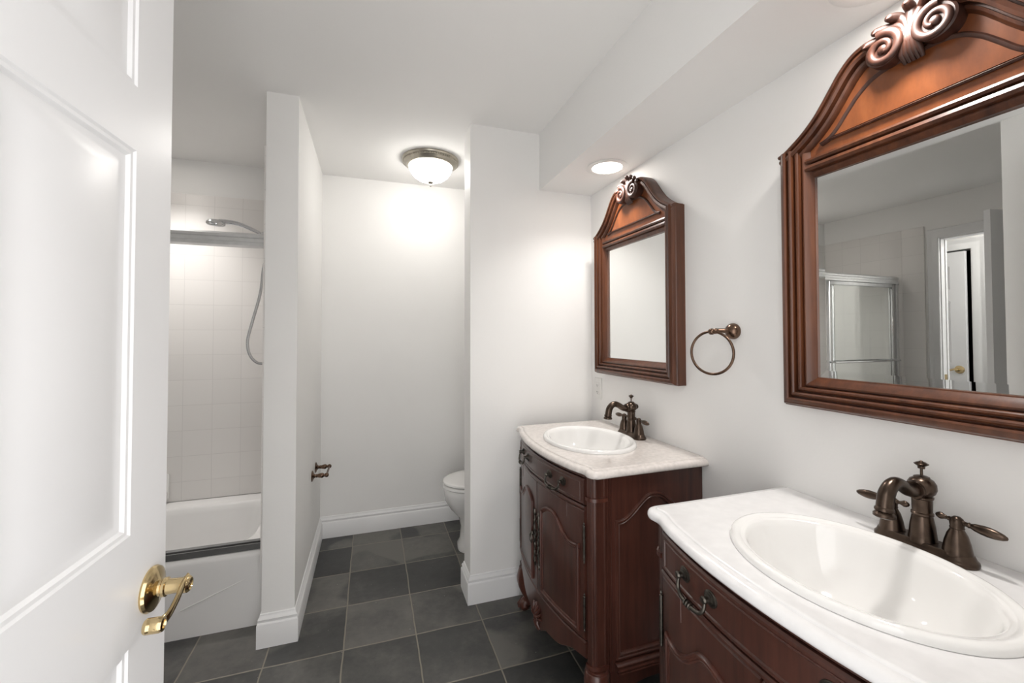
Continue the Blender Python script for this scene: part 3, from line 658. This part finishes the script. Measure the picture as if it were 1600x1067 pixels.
# ------------------------------------------------------------------ mirrors
ZM = 1.150
mir = empty('wall_mirror', (W, 1.677, ZM), label='far carved wood framed mirror above the vanity by the stub wall', cat='mirror', group='carved wood framed mirrors')
mf = lambda p, h: (-h, p[0], p[1])
HW, FW = .312, .084
TOPZ = .718
FP = [(0, 0), (0, .040), (.003, .043), (.004, .050), (.008, .057), (.014, .061), (.020, .0625), (.0245, .060), (.0255, .046), (.0285, .046), (.0295, .056), (.033, .060), (.037, .0605), (.0405, .058), (.0415, .040), (.0445, .040), (.0455, .050), (.049, .0535), (.053, .0525), (.0555, .050), (.0565, .031), (.0595, .031), (.0605, .042), (.064, .042), (.070, .038), (.078, .029), (.081, .026), (FW, .025), (FW, 0)]
MB().sweep([(-HW, TOPZ), (-HW, 0), (HW, 0), (HW, TOPZ)], FP, mf).build('frame', M_frame, mir, ang=25)
TP = [(0, 0), (0, .030), (.004, .040), (.010, .043), (.016, .040), (.0175, .028), (.0205, .028), (.022, .040), (.030, .043), (.037, .040), (.0385, .028), (.0415, .028), (.043, .032), (.047, .031), (.052, .027), (.056, .025), (.056, 0)]
MB().sweep([(HW-FW+.016, .687), (-HW+FW-.016, .687)], TP, mf).build('top_rail', M_frame, mir, ang=25)
SCV = [(.312, .720), (.295, .725), (.25, .752), (.215, .781), (.19, .810), (.165, .843), (.145, .868), (.120, .890), (.097, .900), (.075, .903), (.055, .895)]
scv = [q[:] for q in catmull([(a, b_) for a, b_ in SCV], 4)]
# pediment board
pb = scv+[(-a, b_) for a, b_ in scv[::-1]]
pb = [(.30, .685)]+[(a, b_-.012) for a, b_ in pb]+[(-.30, .685)]
MB().prism(pb, mf, .004, .030).build('pediment_board', M_pedi, mir)
# raised bell shaped field with its lip
bell = [(.205, .716), (.185, .722), (.165, .738), (.14, .768), (.115, .796), (.085, .818), (.05, .828), (0, .83)]
bl = [q[:] for q in catmull([(a, b_) for a, b_ in bell], 5)]; bl = bl+[(-a, b_) for a, b_ in bl[::-1][1:]]
MB().prism([(a*.96, .72+(b_-.716)*.95) for a, b_ in bl], mf, .029, .034).build('pediment_field', M_pedi, mir)
MB().sweep(bl, [(0, .029), (0, .036), (.003, .040), (.006, .039), (.009, .036), (.012, .029)], mf, False).sweep([(.205, .712), (-.205, .712)], [(0, .029), (0, .034), (-.003, .038), (-.006, .034), (-.008, .029)], mf).build('field_lip', M_carve, mir, ang=30)
SP = [(0, .006), (0, .048), (.003, .056), (.008, .060), (.0135, .058), (.0145, .044), (.0175, .044), (.0185, .056), (.026, .059), (.032, .055), (.033, .040), (.036, .040), (.037, .046), (.042, .043), (.046, .036), (.048, .028), (.048, .006)]
for s_ in (1, -1):
    path = [(s_*a, b_) for a, b_ in scv]
    MB().sweep(path, [(d*s_, h) for d, h in SP], mf).build('pediment_moulding', M_frame, mir, ang=25)
cr = empty('crest', (.008, -.008, 0)); cr.parent = mir
for s_ in (1, -1):
    c = Vector((s_*.0475, .856)); vo = MB()
    vo.lathe([(.001, .030), (.036, .030), (.038, .05), (.037, .070), (.033, .073), (.001, .071)], (0, c.x, c.y), (-1, 0, 0), 36)
    sp = []; rr = []
    for j in range(56):
        q = j/55; a = radians(75)+2*pi*1.45*q; r = .0285*(1-q)**.75+.0075; sp.append((-.074, c.x+s_*r*cos(a), c.y+r*sin(a))); rr.append(.0098-.0042*q)
    vo.tube(sp, rr, 12, ((1, 0, 0), .8)).ball((-.073, c.x, c.y), .0105, 16, (.6, 1, 1))
    vo.build('scroll', M_carve, cr)
lf = MB()
lf.lathe([(.001, .03), (.020, .03), (.022, .055), (.018, .066), (.001, .068)], (0, 0, .865), (-1, 0, 0), 24, 1.5, 1)
for k in range(7):
    q = -3+k; a = radians(q*20); L_ = .082-.003*abs(q)
    pts = [(-.060, .0042*q, .826), (-.068, .0036*q, .850), (-.062, .0036*q+.010*sin(a), .876+.012*cos(a)), (-.058, .004*q+(L_*.58)*sin(a), .866+L_*.62*cos(a)), (-.070, .006*q+L_*sin(a)*.95, .864+L_*.76*cos(a)-.002*abs(q)), (-.082, .006*q+L_*1.02*sin(a), .862+L_*.76*cos(a)-.004*abs(q))]
    p2 = catmull(pts, 6); m2 = len(p2); lf.tube(p2, [(.0045+.0062*sin(pi*min(1, (i/(m2-1))**1.5*.95)))*min(1, .12+(m2-1-i)*.3) for i in range(m2)], 12, ((1, 0, 0), .75))
for k in range(5):
    q = -2+k; a = radians(180+q*11); lf.tube([(-.066, .006*q, .846), (-.064, .008*q, .824), (-.050, .008*q, .806)], [.008, .0065, .0035], 10)
lf.build('acanthus_leaf', M_carve, cr)
gl = MB(); gx, g0, g1 = HW-FW+.006, FW-.006, .641; bv = .026
rows = [[(0, -gx, g0), (0, gx, g0), (0, gx, g1), (0, -gx, g1)], [(-.002, -gx, g0), (-.002, gx, g0), (-.002, gx, g1), (-.002, -gx, g1)], [(-.0028, -gx+bv, g0+bv), (-.0028, gx-bv, g0+bv), (-.0028, gx-bv, g1-bv), (-.0028, -gx+bv, g1-bv)]]
gl.grid(rows, True, True, True)
glo = gl.build('mirror_glass', M_mirror, mir, (-.016, 0, 0), smooth=False); glo.rotation_euler = (0, 0, radians(.6))
MB().box(-.012, -.001, -gx, gx, g0, g1).build('backing', M_dark, mir)

# ------------------------------------------------------------------ the near vanity set: copies
def near(o, y, label, z=None):
    c = copy_tree(o); c.location.y = y; c['label'] = label; return c
near(van, YV2, 'near dark red carved wood vanity cabinet at the right front')
c2 = near(cto, YV2, 'white stone countertop with ogee edge on the near vanity')
c2.data = cto.data.copy(); c2.data.materials[0] = M_marble2
near(sko, YV2, 'large oval white drop-in sink in the near vanity top')
near(fa, YV2+.003, 'bronze two handle faucet behind the near sink')
near(mir, .600, 'near large carved wood framed mirror reflecting the shower door')

# ------------------------------------------------------------------ towel ring and outlet
tr = empty('towel_ring', (W, 1.128, 1.362), label='bronze towel ring on the wall between the two mirrors', cat='towel ring')
MB().lathe([(.001, 0), (.026, 0), (.0275, .004), (.027, .012), (.023, .020), (.016, .026), (.010, .030), (.001, .031)], (-.0005, 0, 0), (-1, 0, 0), 32).build('rose', M_bronze2, tr)
MB().tube(catmull([(-.024, .0, .0), (-.040, .008, .002), (-.056, .017, .002), (-.069, .024, -.001)], 5), [.008]*6+[.0075]*5+[.009]*5, 14).ball((-.073, .027, -.001), .0115, 16).ball((-.064, .020, .0), .010, 14).build('arm', M_bronze2, tr)
f = radians(20); c = Vector((-.073, .027, -.0735))
MB().ring([c+Vector((-.0725*cos(2*pi*k/64)*sin(f), .0725*cos(2*pi*k/64)*cos(f), .0725*sin(2*pi*k/64))) for k in range(64)], .0045, 12).build('ring', M_bronze2, tr)
ot = empty('electrical_outlet', (W, 2.040, 1.059), label='white electrical outlet plate in the corner beneath the far mirror', cat='outlet')
MB().box(-.006, -.0005, -.036, .036, -.058, .058, .002).build('cover_plate', M_plast, ot)
MB().box(-.009, -.006, -.0165, .0165, -.033, .033, .001).build('socket_face', M_plast, ot)
for z in (.018, -.018):
    for y in (-.006, .006): MB().box(-.0095, -.009, y-.001, y+.001, z-.004, z+.004).build('slot', M_dark, ot)
    MB().box(-.0095, -.009, -.002, .002, z-.010, z-.007).build('slot', M_dark, ot)
for z in (-.002, .002): MB().box(-.0102, -.009, -.006, .006, z-.0015, z+.0015).build('test_button', M_plast, ot)
